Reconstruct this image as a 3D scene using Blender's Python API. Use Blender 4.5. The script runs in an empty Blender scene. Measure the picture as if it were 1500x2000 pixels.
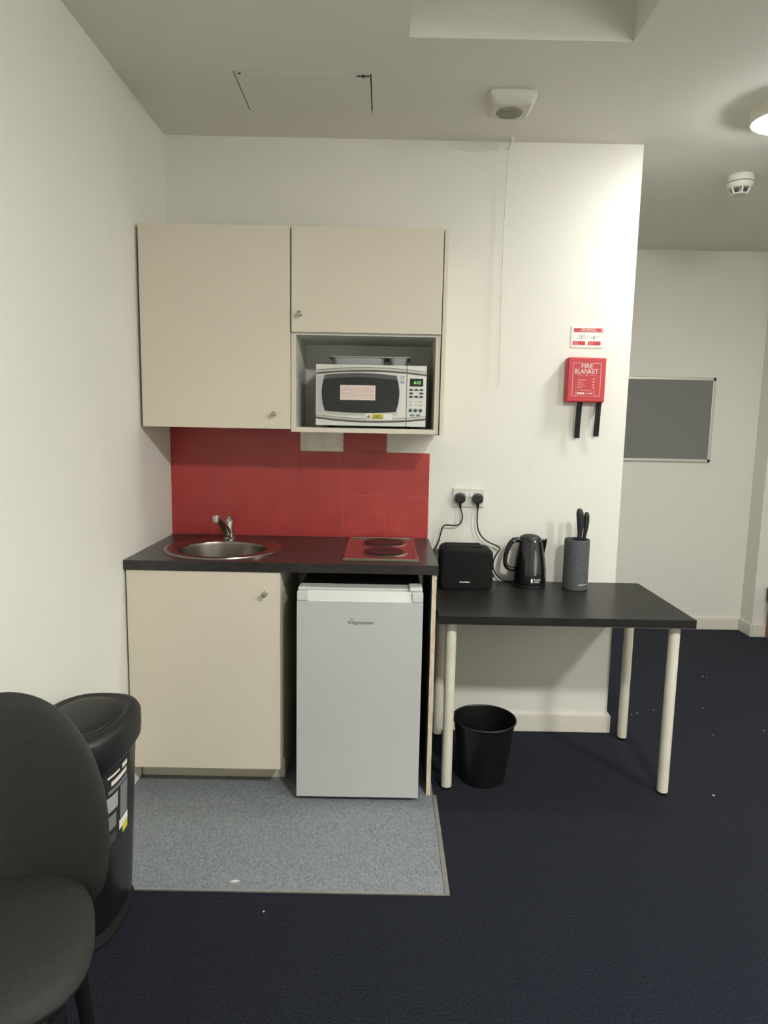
import bpy, bmesh, math, random
from mathutils import Vector, Matrix
random.seed(7)
S = bpy.context.scene
COL = S.collection
PI = math.pi

# ------------------------------------------------------------------ camera
cam_d = bpy.data.cameras.new('camera')
cam = bpy.data.objects.new('camera', cam_d)
COL.objects.link(cam)
R_ = Vector((0.999818461, 0.000433116, 0.0190488357))
U_ = Vector((-0.01894062, 0.13137691, 0.99115153))
F_ = Vector((0.00207329, 0.9913324, -0.13136127))
M = Matrix(((R_.x, U_.x, -F_.x, 0.98646), (R_.y, U_.y, -F_.y, -3.11912), (R_.z, U_.z, -F_.z, 1.47852), (0, 0, 0, 1)))
cam.matrix_world = M
cam_d.sensor_fit = 'VERTICAL'
cam_d.sensor_height = 24.0
cam_d.lens = 24.0 * 1309.5 / 2000.0
cam_d.clip_start = 0.02
S.camera = cam

# ------------------------------------------------------------------ world, exposure
w = bpy.data.worlds.new('world')
S.world = w
w.use_nodes = True
w.node_tree.nodes['Background'].inputs[0].default_value = (0.6, 0.65, 0.7, 1)
w.node_tree.nodes['Background'].inputs[1].default_value = 0.02
S.view_settings.view_transform = 'Standard'
S.view_settings.look = 'None'
S.view_settings.gamma = 1.0
S.view_settings.use_curve_mapping = False
S.view_settings.exposure = 2.0
HALL_LAMP = 47.0      # radiance of the glowing dome in view
ROOM_LAMP = 95.0      # radiance of two unseen room domes, the right one added to brighten walls
LAMP_COL = (1.0, 1.0, 0.975, 1)

# ------------------------------------------------------------------ materials
def lin(c):
    c = c / 255.0
    return c / 12.92 if c <= 0.04045 else ((c + 0.055) / 1.055) ** 2.4

def mat(name, rgb, rough=0.6, metal=0.0, var=0.06, scale=8.0, bump=0.0, bscale=60.0, stretch=(1, 1, 1),
        spec=0.5, coat=0.0, emit=0.0, rgb2=None, lo=0.35, hi=0.65, detail=4.0):
    m = bpy.data.materials.new(name)
    m.use_nodes = True
    nt = m.node_tree
    b = nt.nodes['Principled BSDF']
    c1 = tuple(lin(v) for v in rgb)
    if rgb2 is None:
        c2 = tuple(min(1, v * (1 + var)) for v in c1)
        c1 = tuple(v * (1 - var) for v in c1)
    else:
        c2 = tuple(lin(v) for v in rgb2)
    tc = nt.nodes.new('ShaderNodeTexCoord')
    mp = nt.nodes.new('ShaderNodeMapping')
    mp.inputs['Scale'].default_value = stretch
    nt.links.new(tc.outputs['Object'], mp.inputs[0])
    n = nt.nodes.new('ShaderNodeTexNoise')
    n.inputs['Scale'].default_value = scale
    n.inputs['Detail'].default_value = detail
    nt.links.new(mp.outputs[0], n.inputs['Vector'])
    r = nt.nodes.new('ShaderNodeValToRGB')
    r.color_ramp.elements[0].position = lo
    r.color_ramp.elements[1].position = hi
    r.color_ramp.elements[0].color = (*c1, 1)
    r.color_ramp.elements[1].color = (*c2, 1)
    nt.links.new(n.outputs['Fac'], r.inputs[0])
    nt.links.new(r.outputs[0], b.inputs['Base Color'])
    b.inputs['Roughness'].default_value = rough
    b.inputs['Metallic'].default_value = metal
    b.inputs['Specular IOR Level'].default_value = spec
    b.inputs['Coat Weight'].default_value = coat
    if bump > 0:
        n2 = nt.nodes.new('ShaderNodeTexNoise')
        n2.inputs['Scale'].default_value = bscale
        n2.inputs['Detail'].default_value = 3
        nt.links.new(mp.outputs[0], n2.inputs['Vector'])
        bp = nt.nodes.new('ShaderNodeBump')
        bp.inputs['Strength'].default_value = bump
        bp.inputs['Distance'].default_value = 0.004
        nt.links.new(n2.outputs['Fac'], bp.inputs['Height'])
        nt.links.new(bp.outputs[0], b.inputs['Normal'])
    if emit > 0:
        nt.links.new(r.outputs[0], b.inputs['Emission Color'])
        b.inputs['Emission Strength'].default_value = emit
    return m

def emitter(name, col, strength):
    m = bpy.data.materials.new(name)
    m.use_nodes = True
    b = m.node_tree.nodes['Principled BSDF']
    b.inputs['Base Color'].default_value = (0.9, 0.9, 0.88, 1)
    b.inputs['Emission Color'].default_value = col
    b.inputs['Emission Strength'].default_value = strength
    return m

MT = dict(
    wall=mat('wall_paint', (226, 224, 214), 0.75, var=0.012, scale=1.6, bump=0.12, bscale=140),
    ceiling=mat('ceiling_paint', (226, 224, 214), 0.85, var=0.015, scale=1.3, bump=0.15, bscale=110),
    skirting=mat('skirting_gloss', (222, 217, 203), 0.4, var=0.02, scale=5),
    carpet=mat('navy_carpet', (11, 13, 19), 0.95, rgb2=(33, 36, 48), scale=190, bump=0.8, bscale=260, spec=0.12, lo=0.36, hi=0.68, detail=1.5, stretch=(1.3, .8, 1)),
    vinyl=mat('grey_vinyl', (106, 112, 116), 0.5, rgb2=(142, 147, 150), scale=130, bump=0.25, bscale=120, stretch=(1.9, 0.75, 1), spec=0.35),
    strip=mat('trim_strip', (150, 150, 142), 0.45, metal=0.4, var=0.1, scale=30),
    cabinet=mat('cream_laminate', (215, 207, 189), 0.5, var=0.012, scale=3, spec=0.4),
    lining=mat('grey_lining', (216, 216, 208), 0.55, var=0.05, scale=6),
    darkpanel=mat('charcoal_panel', (62, 62, 60), 0.6, var=0.08, scale=9),  # end panel colour; also stands for worktop shade on the fridge top
    chip=mat('chipboard_edge', (196, 174, 146), 0.8, rgb2=(222, 208, 186), scale=40, stretch=(4, 4, .6)),
    worktop=mat('black_worktop', (34, 32, 31), 0.3, rgb2=(52, 48, 46), scale=70, stretch=(.5, 3, 1), bump=0.05, bscale=200),
    table=mat('black_table', (28, 27, 26), 0.36, rgb2=(37, 36, 34), scale=60, stretch=(.3, 4, 1), bump=0.05, bscale=150, spec=0.38),
    red=mat('red_tile', (161, 54, 53), 0.33, rgb2=(173, 59, 57), scale=7, bump=0.04, bscale=70),
    grout=mat('pink_grout', (178, 96, 88), 0.8, var=0.06, scale=40),
    bare=mat('bare_plaster', (222, 220, 207), 0.9, rgb2=(238, 235, 224), scale=22, bump=0.5, bscale=40),
    steel=mat('stainless_steel', (142, 137, 128), 0.27, metal=1.0, var=0.05, scale=30, stretch=(6, 1, 1)),
    mirror_steel=mat('polished_steel', (190, 184, 178), 0.13, metal=1.0, var=0.04, scale=20),
    chrome=mat('chrome', (205, 205, 202), 0.08, metal=1.0, var=0.02),
    iron=mat('cast_iron_plate', (42, 40, 40), 0.35, metal=0.6, var=0.1, scale=40),
    fridge=mat('white_appliance', (188, 191, 188), 0.38, var=0.012, scale=3),
    fridge_top=mat('white_plastic', (206, 208, 204), 0.35, var=0.02, scale=5),
    black=mat('black_plastic', (20, 21, 22), 0.35, var=0.1, scale=20),
    gloss_black=mat('glossy_black_plastic', (17, 18, 21), 0.16, var=0.08, scale=20, coat=0.3),
    soft_black=mat('soft_black_plastic', (22, 23, 24), 0.5, var=0.1, scale=60, bump=0.1, bscale=400),
    cable=mat('black_cable', (12, 12, 12), 0.5, var=0.1),
    block=mat('speckled_grey', (58, 62, 62), 0.6, rgb2=(94, 99, 98), scale=240, stretch=(1.5, 1.5, .7), bump=0.2, bscale=250),
    white_metal=mat('white_painted_metal', (220, 215, 200), 0.4, rgb2=(212, 206, 190), scale=9),
    silver=mat('silver_plastic', (190, 190, 187), 0.3, metal=0.55, var=0.03, scale=4),
    silver_light=mat('light_silver_plastic', (214, 213, 206), 0.35, metal=0.25, var=0.02, scale=4),
    silver_dark=mat('dark_silver_band', (92, 92, 94), 0.3, metal=0.6, var=0.05, scale=5),
    window=mat('dark_microwave_glass', (34, 36, 36), 0.14, var=0.1, scale=5),
    label=mat('paper_label', (226, 216, 208), 0.8, var=0.02, scale=20),
    pink_print=mat('pink_print', (205, 165, 155), 0.8, var=0.05, scale=60),
    yellow=mat('yellow_label', (214, 198, 60), 0.7, var=0.05, scale=40),
    white_print=mat('white_print', (232, 228, 222), 0.7, var=0.02),
    dim_print=mat('pink_white_print', (226, 150, 146), 0.7, var=0.04, scale=40),
    black_print=mat('black_print', (30, 30, 30), 0.7, var=0.05),
    grey_print=mat('grey_print', (120, 122, 124), 0.6, var=0.05),
    display=mat('display_glass', (14, 26, 12), 0.25, var=0.1),
    digits=mat('green_digits', (150, 255, 120), 0.5, var=0.02, emit=0.25),
    teal=mat('teal_button', (40, 84, 84), 0.4, var=0.05),
    button=mat('dark_button', (58, 58, 66), 0.4, var=0.05),
    firered=mat('red_abs', (186, 46, 54), 0.4, var=0.03, scale=6),
    matte=mat('matte_black_plastic', (20, 21, 21), 0.8, var=0.1, scale=40, spec=0.25),
    strap=mat('black_webbing', (22, 24, 25), 0.85, var=0.15, scale=300, bump=0.4, bscale=500),
    plate=mat('white_socket_plastic', (208, 207, 198), 0.3, var=0.015),
    tray=mat('grey_tray_plastic', (160, 163, 162), 0.4, var=0.03),
    fanwhite=mat('fan_plastic', (208, 206, 192), 0.5, var=0.02),
    fangrey=mat('dusty_grille', (160, 157, 144), 0.8, var=0.1, scale=40),
    felt=mat('grey_felt', (130, 130, 126), 0.95, var=0.05, scale=180, bump=0.3, bscale=500, spec=0.2),
    alu=mat('brushed_aluminium', (196, 192, 182), 0.35, metal=0.7, var=0.03, scale=20),
    wood=mat('brown_wood', (122, 84, 54), 0.5, rgb2=(152, 108, 72), scale=8, stretch=(6, 6, .8)),
    darkwood=mat('dark_brown_wood', (66, 42, 30), 0.5, var=0.1, scale=8),
    upholstery=mat('charcoal_upholstery', (35, 35, 33), 0.72, rgb2=(41, 41, 38), scale=90, bump=0.12, bscale=420, spec=0.35),
    piping=mat('charcoal_piping', (52, 51, 48), 0.6, var=0.05),
    cord=mat('white_cord', (214, 211, 196), 0.6, var=0.02),
    lint=mat('white_lint', (214, 212, 206), 0.9, var=0.03),
    void=mat('dark_void', (16, 16, 15), 0.9, var=0.1),
    dome_hall=emitter('lamp_dome_lit_hall', LAMP_COL, HALL_LAMP),
    dome_room=emitter('lamp_dome_lit_room', LAMP_COL, ROOM_LAMP),
    knob=mat('satin_knob', (168, 160, 142), 0.3, metal=0.6, var=0.04),
)

_b = MT['carpet'].node_tree.nodes['Principled BSDF']
_b.inputs['Sheen Weight'].default_value = 0.06
_b.inputs['Sheen Roughness'].default_value = 0.55
_b.inputs['Sheen Tint'].default_value = (0.75, 0.8, 0.9, 1)

# ------------------------------------------------------------------ mesh building
class MB:
    def __init__(self):
        self.v = []; self.f = []
    def add(self, verts, faces):
        o = len(self.v)
        self.v += [tuple(p) for p in verts]
        self.f += [tuple(i + o for i in f) for f in faces]
        return self
    def box(self, x0, x1, y0, y1, z0, z1, bevel=0.0, seg=2):
        vs = [(x0, y0, z0), (x1, y0, z0), (x1, y1, z0), (x0, y1, z0), (x0, y0, z1), (x1, y0, z1), (x1, y1, z1), (x0, y1, z1)]
        fs = [(0, 3, 2, 1), (4, 5, 6, 7), (0, 1, 5, 4), (1, 2, 6, 5), (2, 3, 7, 6), (3, 0, 4, 7)]
        if bevel <= 0:
            return self.add(vs, fs)
        bm = bmesh.new()
        bv = [bm.verts.new(p) for p in vs]
        for f in fs: bm.faces.new([bv[i] for i in f])
        bmesh.ops.bevel(bm, geom=list(bm.edges), offset=bevel, segments=seg, profile=0.5, affect='EDGES')
        bm.verts.index_update()
        self.add([v.co[:] for v in bm.verts], [[v.index for v in f.verts] for f in bm.faces])
        bm.free()
        return self
    def loft(self, rings, cap0=True, cap1=True, closed=True):
        n = len(rings[0]); vs = []; fs = []
        for r in rings: vs += r
        for i in range(len(rings) - 1):
            for j in range(n if closed else n - 1):
                k = (j + 1) % n
                fs.append((i * n + j, i * n + k, (i + 1) * n + k, (i + 1) * n + j))
        if cap0: fs.append(tuple(range(n - 1, -1, -1)))
        if cap1: fs.append(tuple((len(rings) - 1) * n + j for j in range(n)))
        return self.add(vs, fs)
    def lathe(self, prof, c=(0, 0, 0), seg=32, axis='z', cap0=True, cap1=True):
        rings = []
        for r, h in prof:
            ring = []
            for j in range(seg):
                a = 2 * PI * j / seg
                if axis == 'z': ring.append((c[0] + r * math.cos(a), c[1] + r * math.sin(a), c[2] + h))
                elif axis == 'y': ring.append((c[0] + r * math.cos(a), c[1] - h, c[2] + r * math.sin(a)))
                else: ring.append((c[0] + h, c[1] + r * math.cos(a), c[2] + r * math.sin(a)))
            rings.append(ring)
        return self.loft(rings, cap0, cap1)
    def sloft(self, prof, n=40, cap0=True, cap1=True):
        """prof: (cx, cy, z, hx, hy, exponent)"""
        rings = []
        for cx, cy, z, hx, hy, e in prof:
            rings.append([sup(cx, cy, z, hx, hy, e, 2 * PI * j / n) for j in range(n)])
        return self.loft(rings, cap0, cap1)
    def tube(self, pts, r, seg=10, smooth=0, cap=True):
        P = [Vector(p) for p in pts]
        rad = r if isinstance(r, (list, tuple)) else [r] * len(P)
        if smooth:
            Q = []; RR = []
            for i in range(len(P) - 1):
                p0 = P[max(i - 1, 0)]; p1 = P[i]; p2 = P[i + 1]; p3 = P[min(i + 2, len(P) - 1)]
                for s in range(smooth):
                    t = s / smooth
                    Q.append(0.5 * ((2 * p1) + (p2 - p0) * t + (2 * p0 - 5 * p1 + 4 * p2 - p3) * t * t + (3 * p1 - p0 - 3 * p2 + p3) * t ** 3))
                    RR.append(rad[i] * (1 - t) + rad[i + 1] * t)
            Q.append(P[-1]); RR.append(rad[-1])
            P, rad = Q, RR
        rings = []
        up = None
        for i, p in enumerate(P):
            d = (P[min(i + 1, len(P) - 1)] - P[max(i - 1, 0)]).normalized()
            if up is None:
                up = Vector((0, 0, 1)) if abs(d.z) < 0.9 else Vector((1, 0, 0))
            a = (up - d * up.dot(d)).normalized(); b = d.cross(a); up = a
            rings.append([tuple(p + rad[i] * (math.cos(2 * PI * j / seg) * a + math.sin(2 * PI * j / seg) * b)) for j in range(seg)])
        return self.loft(rings, cap, cap)
    def prism(self, poly, y0, y1):
        """polygon (x, z) extruded between y0 (front) and y1"""
        return self.loft([[(x, y0, z) for x, z in poly], [(x, y1, z) for x, z in poly]])
    def ztube(self, poly, z0, z1):
        return self.loft([[(x, y, z0) for x, y in poly], [(x, y, z1) for x, y in poly]])

def sup(cx, cy, z, hx, hy, e, a):
    c, s = math.cos(a), math.sin(a)
    f = (abs(c) ** e + abs(s) ** e) ** (-1.0 / e)
    return (cx + hx * c * f, cy + hy * s * f, z)

ROOT = {}
def thing(name, label, cat, loc=(0, 0, 0), rz=0.0, group=None):
    o = bpy.data.objects.new(name, None)
    COL.objects.link(o)
    o.empty_display_size = 0.05
    o.location = loc; o.rotation_euler = (0, 0, rz)
    o['label'] = label; o['category'] = cat
    if group: o['group'] = group
    ROOT[o.name] = Vector((0, 0, 0)) if rz else Vector(loc)
    return o

def mesh_obj(name, mb, m, parent=None, smooth=35.0, shift=Vector((0, 0, 0))):
    me = bpy.data.meshes.new(name)
    me.from_pydata([tuple(Vector(p) - shift) for p in mb.v], [], mb.f)
    bm = bmesh.new(); bm.from_mesh(me)
    bmesh.ops.recalc_face_normals(bm, faces=bm.faces)
    bm.to_mesh(me); bm.free()
    me.polygons.foreach_set('use_smooth', [True] * len(me.polygons))
    me.set_sharp_from_angle(angle=math.radians(smooth))
    me.materials.append(MT[m] if isinstance(m, str) else m)
    o = bpy.data.objects.new(name, me)
    COL.objects.link(o)
    wn = o.modifiers.new('weighted_normal', 'WEIGHTED_NORMAL')
    wn.keep_sharp = True
    if parent: o.parent = parent
    return o

def part(name, mb, m, parent, label=None, smooth=35.0):
    sh = ROOT[parent.name]
    o = mesh_obj(name, mb, m, parent, smooth, sh)
    ROOT[o.name] = sh
    if label: o['label'] = label
    return o

def single(name, mb, m, label, cat, group=None, base=None, smooth=35.0):
    b = Vector(base) if base else Vector((0, 0, 0))
    o = mesh_obj(name, mb, m, None, smooth, b)
    o.location = b
    o['label'] = label; o['category'] = cat
    if group: o['group'] = group
    return o

def struct(name, mb, m, label=None, smooth=35.0):
    o = mesh_obj(name, mb, m, None, smooth)
    o['kind'] = 'structure'
    if label: o['label'] = label
    ROOT[o.name] = Vector((0, 0, 0))
    return o

def text_mb(s, width, center, surf=None, height=None, depth=0.0008, italic=0.0):
    """letters standing in the x-z plane facing -y; surf(x, z) gives the y of the carrier"""
    cu = bpy.data.curves.new('t', 'FONT')
    cu.body = s; cu.size = 1.0; cu.resolution_u = 3; cu.shear = italic
    ob = bpy.data.objects.new('t', cu)
    COL.objects.link(ob)
    dg = bpy.context.evaluated_depsgraph_get()
    me = bpy.data.meshes.new_from_object(ob.evaluated_get(dg))
    xs = [v.co.x for v in me.vertices]; ys = [v.co.y for v in me.vertices]
    k = width / (max(xs) - min(xs))
    kz = k if height is None else height / (max(ys) - min(ys))
    mx = (max(xs) + min(xs)) / 2; my = (max(ys) + min(ys)) / 2
    mb = MB(); vs = []
    for v in me.vertices:
        x = center[0] + (v.co.x - mx) * k; z = center[2] + (v.co.y - my) * kz
        y = (surf(x, z) if surf else center[1]) - depth
        vs.append((x, y, z))
    mb.add(vs, [tuple(p.vertices) for p in me.polygons])
    bpy.data.objects.remove(ob); bpy.data.curves.remove(cu); bpy.data.meshes.remove(me)
    return mb

H = 2.708           # ceiling height
XW = 2.0994         # free end of the kitchen wall
YF = 1.735          # far wall

# ------------------------------------------------------------------ room shell
mb = MB().box(-0.1, 4.7, -4.7, 1.9, -0.08, 0.0)
struct('floor', mb, 'carpet', 'dark navy carpet')
mb = MB().box(0.0, 1.2095, -1.172, -0.001, -0.002, 0.003)
struct('floor_vinyl', mb, 'vinyl', 'grey speckled vinyl in front of the kitchenette')
mb = MB().box(1.2065, 1.2225, -1.176, -0.604, -0.002, 0.0065, bevel=0.002)
mb.box(1.2125, 1.2145, -1.172, -0.606, 0.004, 0.0075)
struct('trim_1', mb, 'strip', 'metal edging strip beside the vinyl')
mb = MB().box(0.0, 1.2225, -1.1765, -1.170, -0.002, 0.005, bevel=0.0012)
struct('trim_2', mb, 'strip', 'thin metal edging along the front of the vinyl')
struct('wall_left', MB().box(-0.12, 0.0, -4.7, 1.9, 0.0, 3.2), 'wall')
wall_back = struct('wall_back', MB().box(0.0, XW, 0.0, YF, 0.0, H), 'wall')
struct('wall_far', MB().box(XW, 3.667, YF, YF + 0.12, 0.0, H), 'wall')
struct('wall_far_step', MB().box(3.667, 4.7, 1.575, YF + 0.12, 0.0, H), 'wall')
struct('wall_right', MB().box(4.6, 4.72, -4.7, 1.575, 0.0, 3.2), 'wall')
struct('wall_rear', MB().box(-0.12, 4.72, -4.82, -4.7, 0.0, 3.2), 'wall')

# ceiling with a raised opening and a hatch hole
RX0, RX1, RY0, RY1, RZ = 1.044, 1.763, -2.0, -0.785, H + 0.42
HX0, HX1, HY0, HY1 = 0.424, 0.917, -0.554, -0.25
def ceiling_mesh():
    xs = [-0.12, HX0, HX1, RX0, RX1, 4.72]
    ys = [-4.82, RY0, RY1, HY0, HY1, 1.9]
    mb = MB()
    for i in range(5):
        for j in range(5):
            cx, cy = (xs[i] + xs[i + 1]) / 2, (ys[j] + ys[j + 1]) / 2
            if RX0 < cx < RX1 and RY0 < cy < RY1: continue
            if HX0 < cx < HX1 and HY0 < cy < HY1: continue
            mb.add([(xs[i], ys[j], H), (xs[i + 1], ys[j], H), (xs[i + 1], ys[j + 1], H), (xs[i], ys[j + 1], H)], [(0, 1, 2, 3)])
    def well(x0, x1, y0, y1, z):
        v = [(x0, y0, H), (x1, y0, H), (x1, y1, H), (x0, y1, H), (x0, y0, z), (x1, y0, z), (x1, y1, z), (x0, y1, z)]
        mb.add(v, [(0, 1, 5, 4), (1, 2, 6, 5), (2, 3, 7, 6), (3, 0, 4, 7), (4, 5, 6, 7)])
    well(RX0, RX1, RY0, RY1, RZ)
    well(HX0, HX1, HY0, HY1, H + 0.06)
    mb.add([(-0.2, -4.9, RZ + .05), (4.8, -4.9, RZ + .05), (4.8, 2.0, RZ + .05), (-0.2, 2.0, RZ + .05)], [(0, 1, 2, 3)])
    return mb
struct('ceiling', ceiling_mesh(), 'ceiling')

# skirting boards
def skirting(name, x0, x1, y0, y1):
    struct(name, MB().box(x0, x1, y0, y1, 0.0, 0.088, bevel=0.004), 'skirting')
skirting('baseboard_back', 1.2005, XW + 0.016, -0.016, -0.0005)
skirting('baseboard_back_end', XW + 0.0005, XW + 0.016, 0.0, YF - 0.017)
skirting('baseboard_far', XW + 0.017, 3.6505, YF - 0.016, YF - 0.0005)
skirting('baseboard_return', 3.651, 3.6665, 1.559, YF - 0.0005)
skirting('baseboard_step', 3.667, 4.59, 1.559, 1.5745)
skirting('baseboard_left', 0.0005, 0.012, -1.15, -0.61)

# splashback: a plain red panel on the left, single tiles on the right, a few missing
ZW = 0.943
def tile(x0, x1, z0, z1, name='tile', m='red', th=0.008, bev=0.0015, label=None):
    o = mesh_obj(name, MB().box(x0, x1, -th, -0.0002, z0, z1, bevel=bev), m, wall_back)
    if label: o['label'] = label
tile(0.001, 0.5985, ZW + 0.0005, 1.4455, 'splash_panel', label='plain red splash panel')
for c in range(3):
    x0 = 0.6 + 0.2 * c
    for z0, z1 in ((ZW, 1.143), (1.143, 1.343)):
        tile(x0 + 0.0009, x0 + 0.1991, z0 + 0.0009, z1 - 0.0009)
tile(0.8009, 0.9991, 1.3439, 1.4375)
g = mesh_obj('grout', MB().box(0.599, 1.2, -0.0068, -0.0001, ZW + 0.0005, 1.343), 'grout', wall_back)
g = mesh_obj('bare_patch', MB().box(0.601, 0.7995, -0.003, -0.0001, 1.344, 1.4375), 'bare', wall_back)
g['label'] = 'bare plaster patch where a tile is missing'

# ------------------------------------------------------------------ ceiling fittings
t = thing('access_hatch', 'flush rectangular access hatch in the ceiling above the wall cabinets', 'hatch', ((HX0 + HX1) / 2, (HY0 + HY1) / 2, H))
part('hatch_panel', MB().box(HX0 + 0.004, HX1 - 0.0045, HY0 + 0.003, HY1 - 0.0025, H - 0.001, H + 0.012, bevel=0.001), 'ceiling', t)
part('hatch_void', MB().box(HX0 + 0.0005, HX1 - 0.0005, HY0 + 0.0005, HY1 - 0.0005, H + 0.014, H + 0.05), 'void', t)
part('latch', MB().box(HX1 - 0.052, HX1 - 0.006, HY0 + 0.012, HY0 + 0.018, H - 0.004, H - 0.0005, bevel=0.001)
     .box(HX1 - 0.034, HX1 - 0.024, HY0 + 0.008, HY0 + 0.022, H - 0.006, H - 0.0005, bevel=0.001), 'black', t)
part('latch', MB().box(HX0 + 0.016, HX0 + 0.026, HY0 + 0.011, HY0 + 0.016, H - 0.003, H - 0.0005), 'black', t)

FC = (1.442, -0.385)
t = thing('extractor_fan', 'square white extractor fan with round dusty grille on the ceiling', 'fan', (FC[0], FC[1], H))
part('housing', MB().sloft([(*FC, H - 0.0005, .091, .083, 8), (*FC, H - 0.016, .091, .083, 8), (*FC, H - 0.038, .078, .070, 7), (*FC, H - 0.046, .068, .060, 6)], 56), 'fanwhite', t)
gr = part('grille', MB().lathe([(.050, 0), (.050, -.002), (.046, -.004)], (FC[0], FC[1] + .004, H - 0.0455), 36), 'fangrey', t)
for k in range(5):
    yy = FC[1] + .004 - .034 + k * .017
    hw = math.sqrt(.046 ** 2 - (yy - FC[1] - .004) ** 2)
    part('grille_slat', MB().box(FC[0] - hw, FC[0] + hw, yy - .003, yy + .003, H - .0520, H - .0492), 'fangrey', gr)

t = thing('pull_cord', 'thin white pull cord hanging down the kitchen wall below its ceiling hook', 'cord', (1.505, -0.02, H))
part('hook', MB().tube([(1.515, -0.035, H), (1.514, -0.034, H - 0.012), (1.508, -0.022, H - 0.03), (1.500, -0.016, H - 0.034)], .0045, 8, 4)
     .lathe([(.011, 0), (.011, -.006), (.006, -.008)], (1.515, -0.035, H), 16), 'cord', t)
part('cord', MB().tube([(1.506, -.02, H - .028), (1.500, -.017, 2.44), (1.500, -.018, 2.1), (1.506, -.02, 1.74), (1.508, -.02, 1.69), (1.502, -.018, 1.665), (1.493, -.016, 1.652)], .0018, 8, 8), 'cord', t)
part('cord_knot', MB().lathe([(.001, .005), (.004, .002), (.004, -.003), (.001, -.006)], (1.500, -.018, 2.05), 10), 'cord', t)

def ceiling_light(loc, dome, label, r, rim, p=1.0):
    t = thing('ceiling_light', label, 'ceiling light', loc)
    x, y, z = loc
    k = r / .138
    part('base_ring', MB().lathe([(r + .006, 0), (r + .009, -.006), (r + .007, -rim), (r + .005, -rim - .003), (r + .002, -rim - .003), (r + .001, -.02)], loc, 48, cap1=True), 'fanwhite', t)
    part('dome', MB().lathe([(r, -.03), (r, -rim - .004), (.130 * k, -rim - .018 * p), (.108 * k, -rim - .035 * p), (.072 * k, -rim - .047 * p), (.03 * k, -rim - .053 * p), (.004, -rim - .054 * p)], loc, 48), dome, t, 'glowing white dome')
    return t
ceiling_light((2.497, -0.37, H), 'dome_hall', 'round glowing ceiling light by the free end of the kitchen wall', .108, .050, .53)
ceiling_light((1.95, -2.9, H), 'dome_room', 'round ceiling light over the room in front of the kitchenette', .138, .078, .55)
ceiling_light((3.6, -2.9, H), 'dome_room', 'added unseen ceiling light at the right of the room, brightening the walls', .138, .078, .55)  # unseen second lamp, added to brighten the left wall

sd = (2.705, 0.345, H)
t = thing('smoke_detector', 'round white smoke detector on the hallway ceiling', 'smoke detector', sd)
part('base', MB().lathe([(.060, 0), (.062, -.003), (.062, -.028), (.060, -.031)], sd, 40), 'fanwhite', t)
part('groove', MB().lathe([(.056, -.030), (.056, -.034)], sd, 40), 'void', t)
part('cover', MB().lathe([(.058, -.0335), (.061, -.036), (.060, -.046), (.053, -.058), (.045, -.062)], sd, 40), 'fanwhite', t)
part('sensor_chamber', MB().lathe([(.031, -.061), (.030, -.083)], sd, 28), 'silver_dark', t)
part('cap', MB().lathe([(.036, -.083), (.036, -.087), (.030, -.090)], sd, 32), 'fanwhite', t)
for k in range(6):
    a = 2 * PI * k / 6 + 0.35
    p0 = (sd[0] + .047 * math.cos(a), sd[1] + .047 * math.sin(a), H - .059)
    p1 = (sd[0] + .034 * math.cos(a), sd[1] + .034 * math.sin(a), H - .085)
    part('strut', MB().tube([p0, p1], .0045, 8), 'fanwhite', t)

# ------------------------------------------------------------------ hallway
t = thing('pinboard', 'grey felt pinboard in an aluminium frame on the hallway wall', 'pinboard', (2.885, YF, 1.243))
PX0, PX1, PZ0, PZ1, PY = 2.435, 3.337, 1.243, 1.842, YF - 0.0005
part('felt_panel', MB().box(PX0 + .012, PX1 - .012, PY - .010, PY, PZ0 + .012, PZ1 - .012), 'felt', t)
part('frame_rail', MB().box(PX0 + .016, PX1 - .016, PY - .016, PY, PZ1 - .021, PZ1, bevel=.003), 'alu', t)
part('frame_rail', MB().box(PX0 + .016, PX1 - .016, PY - .016, PY, PZ0, PZ0 + .021, bevel=.003), 'alu', t)
part('frame_rail', MB().box(PX0, PX0 + .021, PY - .016, PY, PZ0 + .016, PZ1 - .016, bevel=.003), 'alu', t)
part('frame_rail', MB().box(PX1 - .021, PX1, PY - .016, PY, PZ0 + .016, PZ1 - .016, bevel=.003), 'alu', t)
for cx in (PX0, PX1 - .022):
    for cz in (PZ0, PZ1 - .022):
        part('corner_cap', MB().box(cx, cx + .022, PY - .018, PY, cz, cz + .022, bevel=.004), 'black', t)

t = thing('bedside_cabinet', 'low brown wooden cabinet at the right edge of the hallway', 'cabinet', (3.96, 1.36, 0))
part('body', MB().box(3.758, 4.16, 1.18, 1.553, 0.0, 0.275, bevel=.003), 'wood', t)
part('top', MB().box(3.742, 4.18, 1.16, 1.556, 0.277, 0.372, bevel=.004), 'darkwood', t)
dr = part('drawer_front', MB().box(3.78, 4.14, 1.165, 1.179, 0.03, 0.25, bevel=.003), 'wood', t)
part('drawer_knob', MB().lathe([(.006, 0), (.006, .012), (.014, .018), (.012, .026), (.002, .028)], (3.96, 1.165, .15), 16, 'y'), 'darkwood', dr)

# ------------------------------------------------------------------ base cabinet, end panel, worktop
def knob(parent, x, y, z):
    k = MB().lathe([(.009, 0), (.009, .002), (.005, .004), (.0045, .017), (.0085, .022), (.0105, .028), (.0095, .033), (.002, .0345)], (x, y, z), 20, 'y')
    return part('knob', k, 'knob', parent, 'small satin knob')

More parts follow.
